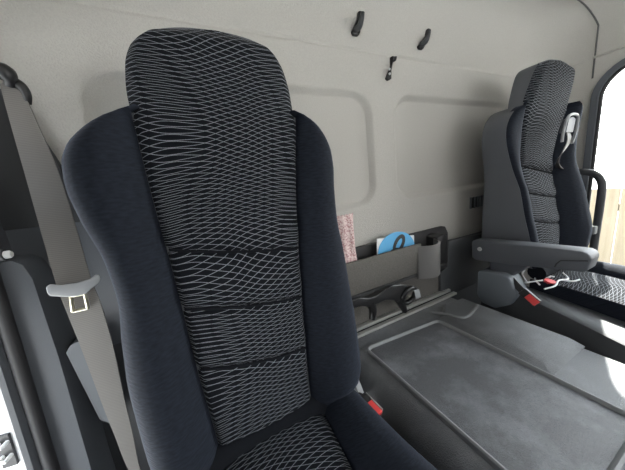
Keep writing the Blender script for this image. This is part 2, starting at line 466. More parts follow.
# ------------------------------------------------------------------ outside
bm = bmesh.new(); box(bm, -30, 30, -30, 30, -2.05, -2.0)
struct('ground', bm, M['ground'], smooth=False)
fr = thing('board_fence', (4.6, 1.5, -2.0), 'pale tan board fence seen outside through the right window', 'fence')
bm = bmesh.new(); y = -3.0
while y < 6:
    w = .145; box(bm, 4.6, 4.622, y, y + w, -2.0, -.42 + .006 * math.sin(y * 9), .003, 1); y += w + .008
part('board_panel', bm, M['fence'], fr, smooth=False)
for zz in (-1.75, -.7):
    bm = bmesh.new(); box(bm, 4.622, 4.68, -3, 6, zz, zz + .09, .004, 1); part('rail', bm, M['fence'], fr, smooth=False)

# ------------------------------------------------------------------ seats
Z0 = -.485
OUT_L = [(-.50, -.125), (-.485, -.150), (-.46, -.162), (-.434, -.165), (-.316, -.167), (-.229, -.161), (-.146, -.152), (-.086, -.156), (-.003, -.175), (.044, -.181), (.074, -.179), (.104, -.167), (.129, -.143), (.145, -.118), (.156, -.086), (.163, -.05)]
OUT_R = [(-.50, .24), (-.485, .275), (-.46, .294), (-.434, .301), (-.316, .303), (-.229, .300), (-.146, .298), (-.086, .293), (-.003, .298), (.044, .304), (.074, .303), (.104, .294), (.129, .280), (.145, .262), (.156, .238), (.163, .20)]
HEAD_L = [(.10, -.072), (.182, -.075), (.238, -.068), (.271, -.055), (.289, -.037), (.297, -.021), (.303, -.003), (.308, .019), (.3115, .045), (.3132, .075)]
HEAD_R = [(.10, .228), (.21, .227), (.238, .224), (.261, .219), (.280, .209), (.297, .190), (.307, .160), (.312, .125), (.314, .085)]
SEAM_L = [(-.50, -.050), (-.442, -.052), (-.331, -.058), (-.136, -.063), (.026, -.070), (.15, -.073)]
SEAM_R = [(-.50, .151), (-.466, .152), (-.245, .171), (-.024, .197), (.152, .228)]
CREASES = [(-.116, .4), (-.226, .5), (-.344, .7)]

def make_seat(name, label, dx, dy, dz, k, bulge, seam_r=SEAM_R, crest=None, depth=.115, ytab=None, crest_r=None, ins_l=None, cush=None, head_l=HEAD_L, head_r=HEAD_R, seam_l=SEAM_L, out_r=OUT_R):
    root = thing(name, (.07 + dx, .2 + dy, FLOOR), label, 'seat')
    yf = lambda z: (sinterp(ytab, z) - dy) if ytab else .49 + k * z                       # front reference plane of the backrest
    W = lambda x, y, z: (x + dx, y + dy, z + dz)
    # --- backrest shell: shouldered body plus head block, in grey vinyl
    def ring(L, Rr, z, head=False, dep=depth):
        y0 = yf(z) + .016; dep = ((.585 if head else .645) - dy - y0) if ytab else dep; dy0 = (-interp(crest, z) - .010) if crest and not head else 0; w = Rr - L; c = (L + Rr) / 2; h = w / 2
        pts = []
        prof = [(-1, 0), (-1.0, .035), (-.998, .075), (-.965, .100), (-.85, .113), (-.4, .116), (.4, .116), (.85, .113), (.965, .100), (.998, .075), (1.0, .035), (1, 0)]
        e = [(-.97, -.008), (.97, -.008)]
        for px, py in prof: pts.append(W(c + px * (h - .002), y0 + py * dep / .116 + (dy0 if py == 0 else 0), z))
        if crest and not head: e = [(-.93, 0), (-.90, .02 - dy0), (.90, .02 - dy0), (.93, 0)]
        for px, py in e[::-1]: pts.append(W(c + px * (h - .002), y0 + py + dy0, z))
        return pts
    bm = bmesh.new()
    zs = [-.50 + (.663) * i / 60 for i in range(61)]
    zs = [z for z in zs if z <= .1635]
    rings = [ring(sinterp(OUT_L, z), sinterp(out_r, z), z) for z in zs]
    loft(bm, rings)
    hz = [.10 + .213 * (1 - (1 - i / 40) ** 1.6) for i in range(41)]
    loft(bm, [ring(sinterp(head_l, z), max(sinterp(head_r, z), sinterp(head_l, z) + .004), z, True, depth * .72 - .03 * sstep(.24, .313, z)) for z in hz])
    sh = part('backrest_shell', bm, M['vinyl'], root)
    sh['label'] = 'grey vinyl side and back of the backrest'
    # --- patterned centre insert, running up over the head block
    bm = bmesh.new(); rows = []; uvs = []
    NZ, NX = 150, 30
    top = .3125
    for i in range(NZ + 1):
        q = i / NZ; z = -.470 + (top + .470) * (1 - (1 - q) ** 1.25)
        b = sstep(.135, .165, z)
        L = sinterp(seam_l, z) * (1 - b) + sinterp(head_l, z) * b
        Rr = sinterp(seam_r, z) * (1 - b) + sinterp(head_r, z) * b
        row = []; uv = []
        for j in range(NX + 1):
            s = -1 + 2 * j / NX
            x = (L + Rr) / 2 + s * (Rr - L) / 2
            edge = abs(s)
            y = yf(z) - .004 - .010 * (1 - edge ** 2.2)
            # soft rolled border on the head block, tucked seam below
            y += b * .020 * sstep(.86, 1.0, edge) ** 1.5 + (1 - b) * .010 * sstep(.93, 1, edge)
            y += .020 * sstep(.272, .3135, z) ** 2
            for cz, _ in CREASES:
                xx = (x - .07) / .12
                zc = cz + .006 - .022 * xx + .004 * xx * xx
                y += .0085 * math.exp(-((z - zc) / .0055) ** 2) - .004 * math.exp(-((z - zc - .03) / .022) ** 2)
            row.append(W(x, y, z)); uv.append((x, z))
        rows.append(row); uvs.append(uv)
    # tuck the rim back into the shell so the cover has thickness
    rows = [[(p[0], p[1] + .02, p[2]) if False else p for p in r] for r in rows]
    grid(bm, rows, uvs)
    part('backrest_insert', bm, M['wave'], root, sharp=80)
    for cz0, _ in CREASES:
        bm = bmesh.new(); pts = []
        L = sinterp(seam_l, cz0) + .004; Rr = sinterp(seam_r, cz0) - .004
        for j in range(15):
            x = L + (Rr - L) * j / 14; xx = (x - .07) / .12; z = cz0 + .006 - .022 * xx + .004 * xx * xx
            s = abs(-1 + 2 * j / 14)
            pts.append(W(x, yf(z) - .004 - .010 * (1 - s ** 2.2) + .0026, z))
        tube(bm, pts, .0028, 8); part('cross_seam', bm, M['border'], root)
    # --- side bolsters in plain navy velour
    for side in (-1, 1):
        bm = bmesh.new(); rows = []; uvs = []
        out = OUT_L if side < 0 else out_r; sm = seam_l if side < 0 else seam_r
        for i in range(81):
            z = -.498 + (.660) * i / 80
            o = sinterp(out, z); s0 = sinterp(sm, z)
            w = o - s0; row = []; uv = []
            fade = sstep(.163, .09, z) * .75 + .25
            foot = sstep(-.50, -.46, z)
            B = bulge * (.35 + .65 * fade) * (.5 + .5 * foot) * (1 + .25 * sstep(.0, -.3, z))
            prof = [(.0, .010), (.03, .002), (.10, -.30 * B), (.22, -.62 * B), (.36, -.88 * B), (.50, -B), (.64, -.96 * B), (.78, -.76 * B), (.89, -.42 * B), (.96, -.05 * B), (.995, .010), (1.005, .022), (1.0, .034)]
            if crest:
                cb = interp(crest if side < 0 else crest_r, z)
                prof = [(.0, .010), (.04, .0 - .1 * cb), (.15, -.25 * cb - .004), (.35, -.62 * cb - .008), (.6, -.9 * cb - .010), (.8, -cb - .008), (.9, -cb - .004), (.945, -cb + .004), (.945, -cb + .02)]
            for t, dy_ in prof:
                row.append(W(s0 + w * t, yf(z) + dy_, z)); uv.append((s0 + w * t, z))
            rows.append(row); uvs.append(uv)
        # close the top and foot by rolling back
        f0 = rows[0]; rows.insert(0, [(p[0], yf(-.49) + dy + .02, p[2] - .006) for p in f0]); uvs.insert(0, uvs[0])
        l0 = rows[-1]; rows.append([(p[0], yf(.165) + dy + .02, p[2] + .004) for p in l0]); uvs.append(uvs[-1])
        grid(bm, rows, uvs)
        part('side_bolster', bm, M['navy'], root, sharp=80)
    # --- cushion: patterned insert, bolsters, rear border roll
    def cz(y): return cush(y) - dz if cush else -.505 + .05 * sstep(.32, -.05, y) - .02 * sstep(.0, -.09, y)
    def cl(y): return ins_l if ins_l else interp([(-.1, -.085), (.415, -.058), (.46, -.045)], y)
    def cr(y): return interp([(-.1, .158), (.285, .163), (.44, .172), (.46, .172)], y)
    ys = [.452 - .55 * i / 60 for i in range(61)]
    bm = bmesh.new(); rows = []; uvs = []
    for y in ys:
        row = []; uv = []
        for j in range(21):
            s = -1 + 2 * j / 20; x = (cl(y) + cr(y)) / 2 + s * (cr(y) - cl(y)) / 2
            z = cz(y) + .012 * (1 - abs(s) ** 2.2) - .008 * sstep(.93, 1, abs(s))
            row.append(W(x, y, z)); uv.append((x, y * 1.0 + .9))
        rows.append(row); uvs.append(uv)
    grid(bm, rows, uvs); part('cushion_insert', bm, M['wave'], root, sharp=80)
    for side in (-1, 1):
        bm = bmesh.new(); rows = []; uvs = []
        for y in ys:
            s0 = cl(y) if side < 0 else cr(y); o = -.165 if side < 0 else interp([(-.1, .300), (.22, .297), (.34, .285), (.46, .270)], y)
            w = o - s0; z = cz(y); row = []; uv = []
            for t, h in [(0, -.012), (.04, .002), (.14, .014), (.30, .026), (.48, .032), (.64, .030), (.80, .018), (.91, -.004), (.98, -.036), (1.0, -.075), (.97, -.11)]:
                row.append(W(s0 + w * t, y, z + h)); uv.append((s0 + w * t, y + h))
            rows.append(row); uvs.append(uv)
        grid(bm, rows, uvs); part('cushion_bolster', bm, M['navy'], root, sharp=80)
    bm = bmesh.new()
    pts = [W(x, .438 + .004, -.492 - .012) for x in (-.14, -.07, .0, .07, .14, .2, .25)]
    tube(bm, pts, .030, 14)
    part('rear_border', bm, M['border'], root)
    # --- cushion pan and pedestal
    bm = bmesh.new(); box(bm, dx - .155, dx + .285, dy - .09, dy + .455, dz - .62, (-.565 if cush else dz - .525), .02, 3)
    part('cushion_pan', bm, M['plastic_black'], root)
    bm = bmesh.new()
    loft(bm, [rr for rr in [[(x + dx, y + dy, z) for x, y in rrect(-.10 - e, .24 + e, -.0 - e, .43, .04, 4)] for z, e in ((FLOOR, .03), (FLOOR + .05, .03), (FLOOR + .08, .0), (dz - .63, .0), (dz - .59, .02))]])
    part('pedestal', bm, M['plastic_black'], root)
    return root

near = make_seat('cab_seat', 'large near seat with wavy white line pattern, in front of the grey rear wall', 0, 0, 0, .12, .034)
SEAM_R2 = [(-.50, .175), (-.466, .178), (-.245, .190), (-.024, .205), (.152, .228)]
CREST = [(-.5, .036), (-.385, .036), (-.17, .028), (.025, -.002), (.154, -.018)]
YTAB = [(-.5, .470), (-.43, .470), (-.24, .502), (-.06, .534), (.04, .530), (.16, .508), (.29, .491), (.32, .489)]
OUT_R2 = [(z, x + .022 * sstep(-.45, -.2, z)) for z, x in OUT_R]
SEAM_R3 = [(-.50, .160), (-.466, .160), (-.245, .180), (-.06, .205), (.05, .225), (.152, .240)]
far = make_seat('cab_seat', 'farther seat with grey vinyl side and armrest, beside the bright window', 1.30, -.015, .072, .02, .052, SEAM_R3, CREST, .125, YTAB, [(-.5, .06), (-.385, .065), (-.17, .055), (.025, .035), (.154, .03)], -.156, lambda y: -.487 - .03 * sstep(.40, .0, y),
    [(.10, -.108), (.16, -.104), (.238, -.082), (.271, -.066), (.289, -.048), (.302, -.020), (.309, .015), (.313, .065)],
    [(.10, .238), (.21, .236), (.245, .234), (.270, .228), (.288, .216), (.301, .196), (.309, .165), (.313, .125), (.3145, .085)],
    [(-.50, -.070), (-.442, -.070), (-.331, -.072), (-.136, -.072), (.026, -.078), (.10, -.094), (.15, -.106)], OUT_R2)

# armrest of the far seat
AX0, AX1 = 1.035, 1.105
bm = bmesh.new()
prism(bm, [(.608, -.310), (.600, -.300), (.42, -.291), (.275, -.286), (.262, -.292), (.256, -.306), (.262, -.345), (.272, -.352), (.33, -.359), (.46, -.376), (.585, -.388), (.604, -.380)], AX0, AX1, 'x', .006, 3)
arm = part('armrest', bm, M['vinyl'], far)
arm_loc = far
bm = bmesh.new()
for k in range(1):
    tube(bm, [(AX0 - .003, .572, -.334), (AX0 + .004, .572, -.334)], .0085, 16)
part('screw_cap', bm, M['plastic_pale'], far)
bm = bmesh.new()
tube(bm, [(AX0 - .0005, .335, -.350), (AX0 - .0005, .332, -.338), (AX0 - .0005, .322, -.325), (AX0 - .0005, .262, -.312)], .0018, 6)
part('end_cap_seam', bm, M['rubber'], far)
bm = bmesh.new()
prism(bm, [(.545, -.36), (.41, -.36), (.425, -.39), (.485, -.455), (.545, -.455)], 1.055, 1.115, 'x', .01, 3)
part('armrest_bracket', bm, M['vinyl'], far)
# hinge cover plate and long side valance
bm = bmesh.new()
prism(bm, [(.572, -.435), (.562, -.425), (.475, -.418), (.455, -.428), (.428, -.480), (.430, -.50), (.445, -.535), (.50, -.575), (.55, -.57), (.572, -.54)], 1.022, 1.10, 'x', .012, 3)
part('hinge_cover', bm, M['plastic_bluegrey'], far)['label'] = 'blue grey rounded hinge cover'
bm = bmesh.new()
rings = []
for y in [.56 - .66 * i / 20 for i in range(21)]:
    x = 1.040 - .085 * sstep(.50, -.05, y); zt_ = interp([(-.1, -.545), (.15, -.524), (.40, -.492), (.56, -.475)], y)
    rings.append([(1.16, y, zt_ - .02), (1.145, y, zt_ - .005), (1.10, y, zt_ + .002), (x + .030, y, zt_ + .001), (x + .012, y, zt_ - .006), (x + .004, y, zt_ - .03), (x + .0, y, -.565), (x - .008, y, -.585), (x - .008, y, -.66), (1.16, y, -.66)])
loft(bm, rings)
part('side_valance', bm, M['trim_dark'], far)

# belt buckles on each seat: stalk, housing, red release button (a part with a sub-part)
def buckle(root, p, d, n, stalk_from):
    """p = centre of the housing, d = direction the housing points, n = face normal"""
    d = Vector(d).normalized(); n = Vector(n); n = (n - d * n.dot(d)).normalized(); s = d.cross(n)
    def local_box(bm, c, hx, hy, hz, bev):
        b2 = bmesh.new(); bmesh.ops.create_cube(b2, size=2)
        bmesh.ops.scale(b2, vec=(hx, hy, hz), verts=b2.verts)
        bmesh.ops.bevel(b2, geom=b2.edges, offset=bev, segments=2, profile=.5, affect='EDGES')
        Mx = Matrix((s, n, d)).transposed().to_4x4(); Mx.translation = Vector(c)
        bmesh.ops.transform(b2, matrix=Mx, verts=b2.verts); merge(bm, b2)
    p = Vector(p)
    bm = bmesh.new(); local_box(bm, p, .0155, .010, .030, .004)
    h = part('buckle', bm, M['plastic_black'], root)
    bm = bmesh.new(); local_box(bm, p + d * .012 + n * .0075, .0115, .0045, .0185, .0018)
    b = part('release_button', bm, M['red'], root); b.parent = h; b['label'] = 'red release button'
    bm = bmesh.new(); local_box(bm, p + n * .004 - s * .0150, .0012, .0075, .028, .0005)
    b = part('buckle_edge', bm, M['plastic_pale'], root); b.parent = h; b['label'] = 'pale edge strip'
    bm = bmesh.new(); pts = smooth_path([stalk_from, Vector(stalk_from).lerp(p - d * .03, .5) + n * .004, p - d * .028], 5)
    rings = [[q + s * a * .011 + n * c * .004 for a, c in ((-1, -1), (1, -1), (1, 1), (-1, 1))] for q in pts]
    loft(bm, rings); b = part('stalk', bm, M['plastic_black'], root); b.parent = h
    return h
buckle(near, onX(370, 407, .303), (.10, -.62, -.10), (.05, -.28, .9), (.300, .53, -.62))
# grey recliner cover by the near backrest
bm = bmesh.new()
P = [onX(u, v, .312) for u, v in ((348, 372), (354, 376), (358, 386), (361, 394), (355, 400), (353, 412), (348, 412), (346, 396))]
loft(bm, [[(x0, q.y, q.z) for q in P] for x0 in (.306, .322)])
part('recliner_cover', bm, M['plastic_grey'], near)['label'] = 'pale grey plastic recliner cover'
buckle(far, (1.028, .392, -.482), (-.10, -.60, -.36), (-.9, -.2, .3), (1.05, .46, -.44))

# belt guide on the far seat's shoulder
bm = bmesh.new()
gp = [onY(u, v, .445) for u, v in ((562, 142), (563, 134), (566, 122), (569, 116), (573, 114), (577, 115), (578, 119), (576.5, 129), (574, 138), (572, 143))]
gp = smooth_path(gp, 4); tube(bm, gp, .005, 8)
part('belt_guide', bm, M['plastic_grey'], far)['label'] = 'pale grey belt guide loop'
bm = bmesh.new()
gb = [onY(u, v, .447) for u, v in ((566, 132), (569, 119), (573, 116.5), (576, 119), (573, 132))]
loft(bm, [[Vector(q) + Vector((0, o, 0)) for q in gb] for o in (0, .02)])
part('guide_backing', bm, M['vinyl'], far)

# ------------------------------------------------------------------ belts
def ribbon(bm, pairs, th=.0014):
    rings = []
    for a, b in pairs:
        a = Vector(a); b = Vector(b); rings.append((a, b))
    n = len(rings); lay = bm.loops.layers.uv.get('UVMap') or bm.loops.layers.uv.new('UVMap'); V = []; s = 0; ss = []
    for i, (a, b) in enumerate(rings):
        t = (rings[min(i + 1, n - 1)][0] - rings[max(i - 1, 0)][0]).normalized(); w = (b - a).normalized(); nn = w.cross(t).normalized() * th
        V.append([bm.verts.new(p) for p in (a - nn, b - nn, b + nn, a + nn)])
        if i: s += (rings[i][0] - rings[i - 1][0]).length
        ss.append(s)
    for i in range(n - 1):
        for j in range(4):
            f = bm.faces.new((V[i][j], V[i][(j + 1) % 4], V[i + 1][(j + 1) % 4], V[i + 1][j]))
            for lp, uvv in zip(f.loops, ((0 if j in (0, 3) else 1, ss[i]), (1 if j in (0, 1) else 0, ss[i]), (1 if j in (0, 1) else 0, ss[i + 1]), (0 if j in (0, 3) else 1, ss[i + 1]))): lp[lay].uv = (uvv[0] * .047, uvv[1])
    bm.faces.new(V[0]); bm.faces.new(V[-1][::-1])
def catpairs(pairs, sub=5):
    A = smooth_path([p[0] for p in pairs], sub); B = smooth_path([p[1] for p in pairs], sub); return list(zip(A, B))
rowsB = [((0, 84), (19, 82), .69), ((12, 128), (38, 124), .675), ((24, 170), (57, 168), .640), ((38, 220), (73, 217), .587), ((56, 283), (91, 278), .549), ((67, 312), (101, 304), .540), ((83, 352), (113, 345), .548), ((101, 400), (124, 396), .555), ((115, 436), (133, 434), .56), ((129, 470), (141, 470), .565)]
pairs = [(onY(*l, y), onY(*r, y)) for l, r, y in rowsB]
pairs.append((pairs[-1][0] + Vector((.01, .02, -.12)), pairs[-1][1] + Vector((.005, .02, -.12))))
belt = thing('seat_belt', pairs[0][0], 'grey belt with metal tongue, hanging left of the large near seat', 'seat belt')
bm = bmesh.new(); ribbon(bm, catpairs(pairs)); part('webbing', bm, M['belt'], belt)
# upper anchor: cover and guide bar
ac = onY(4, 76, .685)
bm = bmesh.new()
tube(bm, smooth_path([onY(-14, 73, .69), onY(-2, 71, .682), onY(5, 73, .678), onY(9, 79, .678), onY(10, 86, .684)], 5), lambda t: .0075 + .008 * math.sin(PI * min(t * 1.15, 1)), 12)
part('anchor_loop', bm, M['plastic_black'], belt)
bm = bmesh.new()
tube(bm, smooth_path([onY(14, 82, .69), onY(22, 87, .685), onY(27, 95, .685), onY(28, 104, .69)], 4), lambda t: .010 * (1 - .5 * t), 10)
part('guide_cover', bm, M['plastic_black'], belt)
# tongue
tg = lambda u, v, o=0: onY(u, v, .536 + o)
bm = bmesh.new()
prof = [(46, 287), (50, 284), (60, 285), (76, 283), (90, 279), (96, 274), (100, 275), (101, 279), (99, 283), (92, 288), (86, 294), (78, 296), (68, 297), (50, 296), (47, 293)]
loft(bm, [[tg(u, v, o) for u, v in prof] for o in (.008, -.008)])
bmesh.ops.recalc_face_normals(bm, faces=bm.faces)
bmesh.ops.bevel(bm, geom=bm.edges, offset=.002, segments=2, profile=.5, affect='EDGES', clamp_overlap=True)
tong = part('tongue_grip', bm, M['plastic_grey'], belt)
bm = bmesh.new()
oo = [(66, 294), (87, 290), (89, 309), (72, 313)]; ii = [(73, 297.5), (83.5, 295.5), (84.5, 306.5), (75, 308.5)]
oo = [(67, 293), (88, 288), (84.5, 294), (89, 308), (72, 313), (69.5, 297)]
ii = [(73.5, 298), (80, 297), (83, 296), (84.5, 305.5), (75.5, 308), (74.5, 303)]
R1 = [[bm.verts.new(tg(u, v, o)) for u, v in q] for o in (-.007, -.0045) for q in (oo, ii)]
# rectangular plate with a window, built as four bars
bm.free(); bm = bmesh.new()
fr_ = [(71, 296), (85, 293.5), (88, 308), (73, 311.5)]
for i in range(4): tube(bm, [tg(*fr_[i], -.004), tg(*fr_[(i + 1) % 4], -.004)], .0030, 8)
tube(bm, [tg(66, 293.5, -.003), tg(72, 297, -.004)], .0026, 8); tube(bm, [tg(89, 288.5, -.003), tg(85, 294, -.004)], .0026, 8)
t2 = part('tongue_plate', bm, M['steel'], belt); t2['label'] = 'shiny brass toned metal tongue plate'

# far belt through the guide, down across the backrest edge
pr = [((566, 138), (573, 139), .45), ((568, 150), (577, 150), .44), ((574, 172), (584, 172), .425), ((580, 200), (589, 200), .41), ((585, 224), (591, 224), .405), ((588, 250), (593, 250), .40)]
fp = [(onX(*l, 1.50 + .15 * i / 5), onX(*l, 1.50 + .15 * i / 5) + Vector((.045, .006, 0))) for i, (l, r, y) in enumerate(pr)]
gl = onY(568, 137, .452)
fp = [(gl + Vector((-.018, 0, .02)), gl + Vector((.022, .004, .02))), (gl + Vector((-.018, -.004, -.02)), gl + Vector((.025, 0, -.02))), (gl + Vector((.03, .03, -.10)), gl + Vector((.06, .05, -.10))), (Vector((1.655, .52, -.10)), Vector((1.66, .56, -.10))), (Vector((1.675, .56, -.35)), Vector((1.68, .60, -.35))), (Vector((1.69, .58, -.62)), Vector((1.69, .62, -.62)))]
fb = thing('seat_belt', gl, 'short stretch of grey belt in the pale guide loop on the farther seat', 'seat belt')
bm = bmesh.new(); ribbon(bm, catpairs(fp)); part('webbing', bm, M['belt'], fb)

# ------------------------------------------------------------------ pillar bolt
bp = onX(18, 253, -.325)
bolt = thing('pillar_bolt', bp, 'small shiny round bolt on the dark pillar trim at the left edge', 'bolt')
bm = bmesh.new(); tube(bm, [(PX + .035, bp.y, bp.z), (PX + .044, bp.y, bp.z), (PX + .047, bp.y, bp.z)], lambda t: .0075 if t < .7 else .005, 14); part('bolt_head', bm, M['white_steel'], bolt)
bm = bmesh.new(); tube(bm, [(PX + .030, bp.y, bp.z), (PX + .038, bp.y, bp.z)], .011, 18); part('washer', bm, M['plastic_black'], bolt)

# door striker on the white flange
st = thing('door_striker', (PX - .07, .655, -.46), 'black door striker plate on the white flange at the lower left edge', 'latch')
bm = bmesh.new(); pf = lambda t, z, o: (PX - .049 - .039 * t - .18 * o, pill_y(z, .684 + .007 * t) - .98 * o, z)
loft(bm, [[pf(.25, z, 0), pf(.85, z, 0), pf(.85, z, .005), pf(.25, z, .005)] for z in (-.50, -.43)])
part('striker_plate', bm, M['plastic_black'], st)
for z in (-.445, -.475):
    bm = bmesh.new(); tube(bm, [pf(.35, z, .003), pf(.35, z, .02), pf(.7, z, .02), pf(.7, z, .003)], .004, 8)
    part('striker_bar', bm, M['white_steel'], st)

# ------------------------------------------------------------------ engine console
con = thing('engine_console', (.68, .3, FLOOR), 'low dark grey moulded console between the two seats', 'console')
bm = bmesh.new(); rings = []
for y, f in ((.70, 0), (.64, 0), (.5, 0), (.3, 0), (.12, 0), (.055, .006), (.03, .03), (.02, .08), (.015, .36)):
    rings.append([(.334, y, FLOOR), (.336, y, -.66), (.340, y, -.615 - f), (.352, y, -.59 - f), (.374, y, -.565 - f), (.395, y, -.555 - f), (.42, y, -.552 - f), (.6, y, -.552 - f), (.74, y, -.552 - f), (.90, y, -.552 - f), (.945, y, -.555 - f), (.965, y, -.60 - f), (.965, y, FLOOR)])
loft(bm, rings)
part('moulded_cover', bm, M['console'], con)
# mat with raised rim
mp_ = [(.413, .573), (.736, .548), (.738, .082), (.413, .082)]
def round_poly(P, r, n=5):
    out = []
    for i, p in enumerate(P):
        p = Vector(p); a = (Vector(P[i - 1]) - p).normalized(); b = (Vector(P[(i + 1) % len(P)]) - p).normalized()
        for k in range(n + 1):
            t = k / n; q = (p + a * r) * (1 - t) ** 2 + p * 2 * t * (1 - t) + (p + b * r) * t * t
            out.append((q.x, q.y))
    return out
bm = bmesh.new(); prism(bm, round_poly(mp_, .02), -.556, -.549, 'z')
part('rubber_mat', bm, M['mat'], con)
bm = bmesh.new()
rp = round_poly(mp_, .024)
R = []
for off, z in ((0.007, -.553), (.0045, -.5435), (0, -.5415), (-.0045, -.5435), (-.008, -.550)):
    cxm, cym = .575, .33
    row = []
    for i, q in enumerate(rp):
        a = Vector(rp[i - 1]); b = Vector(rp[(i + 1) % len(rp)]); t = (b - a).normalized(); nrm = Vector((t.y, -t.x))
        if nrm.dot(Vector(q) - Vector((cxm, cym))) < 0: nrm = -nrm
        row.append((q[0] + nrm.x * off, q[1] + nrm.y * off, z))
    R.append([bm.verts.new(p) for p in row])
for a, b in zip(R, R[1:]):
    for i in range(len(a)): bm.faces.new((a[i], a[(i + 1) % len(a)], b[(i + 1) % len(a)], b[i]))
part('mat_rim', bm, M['ridge'], con)
# raised ribs and recess step on the right of the mat
bm = bmesh.new(); tube(bm, smooth_path([(.765, .60, -.548), (.785, .556, -.542), (.80, .505, -.537), (.835, .492, -.536), (.93, .515, -.536)], 5), .006, 8)
part('moulded_rib', bm, M['ridge'], con)
bm = bmesh.new()
lo = [(.750, .226), (.955, .226), (.955, .59), (.84, .60), (.750, .55)]; hi = [(.772, .258), (.945, .258), (.945, .585), (.845, .592), (.772, .54)]
loft(bm, [[(x, y, -.556) for x, y in lo], [(x, y, -.552) for x, y in lo], [(x, y, -.5380) for x, y in hi]])
part('raised_panel', bm, M['console'], con)

# ------------------------------------------------------------------ storage bin on the rear wall
bn = thing('wall_bin', (.65, .69, -.40), 'taupe carpet-faced storage bin along the foot of the rear wall', 'storage bin')
bm = bmesh.new()
loft(bm, [[(.15, y0, z) , (.765, y0, z), (.765, y0 + .010, z), (.15, y0 + .010, z)] for z, y0 in ((-.395, .655), (-.39, .652), (-.33, .645), (-.270, .640), (-.266, .642))])
part('front_panel', bm, M['bin'], bn)
bm = bmesh.new()
prism(bm, [(.15, -.45), (1.02, -.45), (1.055, -.40), (1.055, -.285), (1.035, -.252), (1.015, -.247), (.15, -.247)], .728, .742, 'y', .003, 2)
part('back_panel', bm, M['bindark'], bn)
bm = bmesh.new(); box(bm, .15, .93, .645, .735, -.402, -.392); part('bottom_panel', bm, M['bindark'], bn)
# curved grey end clip
bm = bmesh.new(); rings = []
def clip(z):
    out = []; inn = []
    for k in range(13):
        a = k / 12
        x = .748 + .145 * a; y = .640 - .030 * math.sin(PI * min(a * 1.1, 1)) + .035 * sstep(.82, 1, a)
        out.append((x, y, z)); inn.append((x - .002, y + .008, z))
    return out + inn[::-1]
loft(bm, [clip(z) for z in (-.412, -.408, -.35, -.290, -.281, -.276)])
part('end_clip', bm, M['clip'], bn)['label'] = 'curved grey end clip'
bm = bmesh.new()
prism(bm, [(.90, -.272), (.945, -.262), (.965, -.275), (.972, -.40), (.95, -.43), (.90, -.43)], .668, .728, 'y', .006, 2)
part('end_bracket', bm, M['plastic_black'], bn)

# dark cover below/right of the bin
bm = bmesh.new()
prism(bm, [(.93, -.575), (.93, -.44), (.975, -.43), (.985, -.305), (1.30, -.325), (1.30, -.575)], .675, .70, 'y', .006, 2)
rc = tag(link_mesh('rear_cover', bm, M['trim_dark']), 'dark grey cover panel right of the bin, behind the armrest', 'panel')
# taupe panel below the bin, behind the rail
bm = bmesh.new()
prism(bm, [(.688, -.405), (.688, -.55), (.70, -.55), (.71, -.405)], .10, .93, 'x')
lp = tag(link_mesh('lower_panel', bm, M['bin'], smooth=False), 'taupe panel under the storage bin, above the metal rail', 'panel')

# ------------------------------------------------------------------ rail and bracket
rl = thing('floor_rail', (.7, .63, -.55), 'pale metal double rail along the rear edge of the console', 'rail')
for y0, y1, z1 in ((.634, .652, -.541), (.664, .684, -.536)):
    bm = bmesh.new(); box(bm, .30, .985, y0, y1, -.552, z1, .003, 2)
    part('rail_bar', bm, M['rail'], rl)
bm = bmesh.new(); box(bm, .30, .985, .652, .664, -.5518, -.547); part('rail_channel', bm, M['rubber'], rl)
hb = thing('seat_bracket', (.6, .60, -.53), 'glossy black arched bracket with a ring, lying on the metal rail', 'bracket')
Q = lambda u, v, y=.61: onY(u, v, y)
bm = bmesh.new()
up = [(340, 305), (352, 300), (360, 297), (368, 298), (376, 296), (384, 290), (392, 285), (401, 284), (408, 286), (406, 300), (400, 303), (393, 300), (386, 300), (378, 304), (370, 307), (362, 306), (354, 308), (346, 313), (340, 316)]
loft(bm, [[Q(u, v, .61 + o) for u, v in up] for o in (.0, .030)])
bmesh.ops.recalc_face_normals(bm, faces=bm.faces)
bmesh.ops.bevel(bm, geom=bm.edges, offset=.006, segments=3, profile=.5, affect='EDGES', clamp_overlap=True)
part('arch_body', bm, M['gloss'], hb)
for pts in (((350, 308), (347, 314), (346, 322)), ((370, 302), (373, 310), (372, 319)), ((398, 298), (402, 305), (405, 311))):
    bm = bmesh.new(); tube(bm, smooth_path([Q(u, v, .625) for u, v in pts], 4), lambda t: .018 - .007 * t, 10); part('leg', bm, M['gloss'], hb)
bm = bmesh.new()
cc = Q(409, 295.5, .61); rad = .033
tube(bm, [cc + Vector((math.cos(a) * rad, -.25 * math.sin(a) * rad, math.sin(a) * rad)) for a in [2 * PI * k / 28 for k in range(28)]], .0095, 10, closed=True)
part('ring', bm, M['gloss'], hb)
bm = bmesh.new(); q = [(414, 290), (419, 289), (421, 297), (416, 299)]
loft(bm, [[onY(u, v, .595 + o) for u, v in q] for o in (0, .006)])
part('tab', bm, M['plastic_grey'], hb)['label'] = 'pale grey tab on the ring'

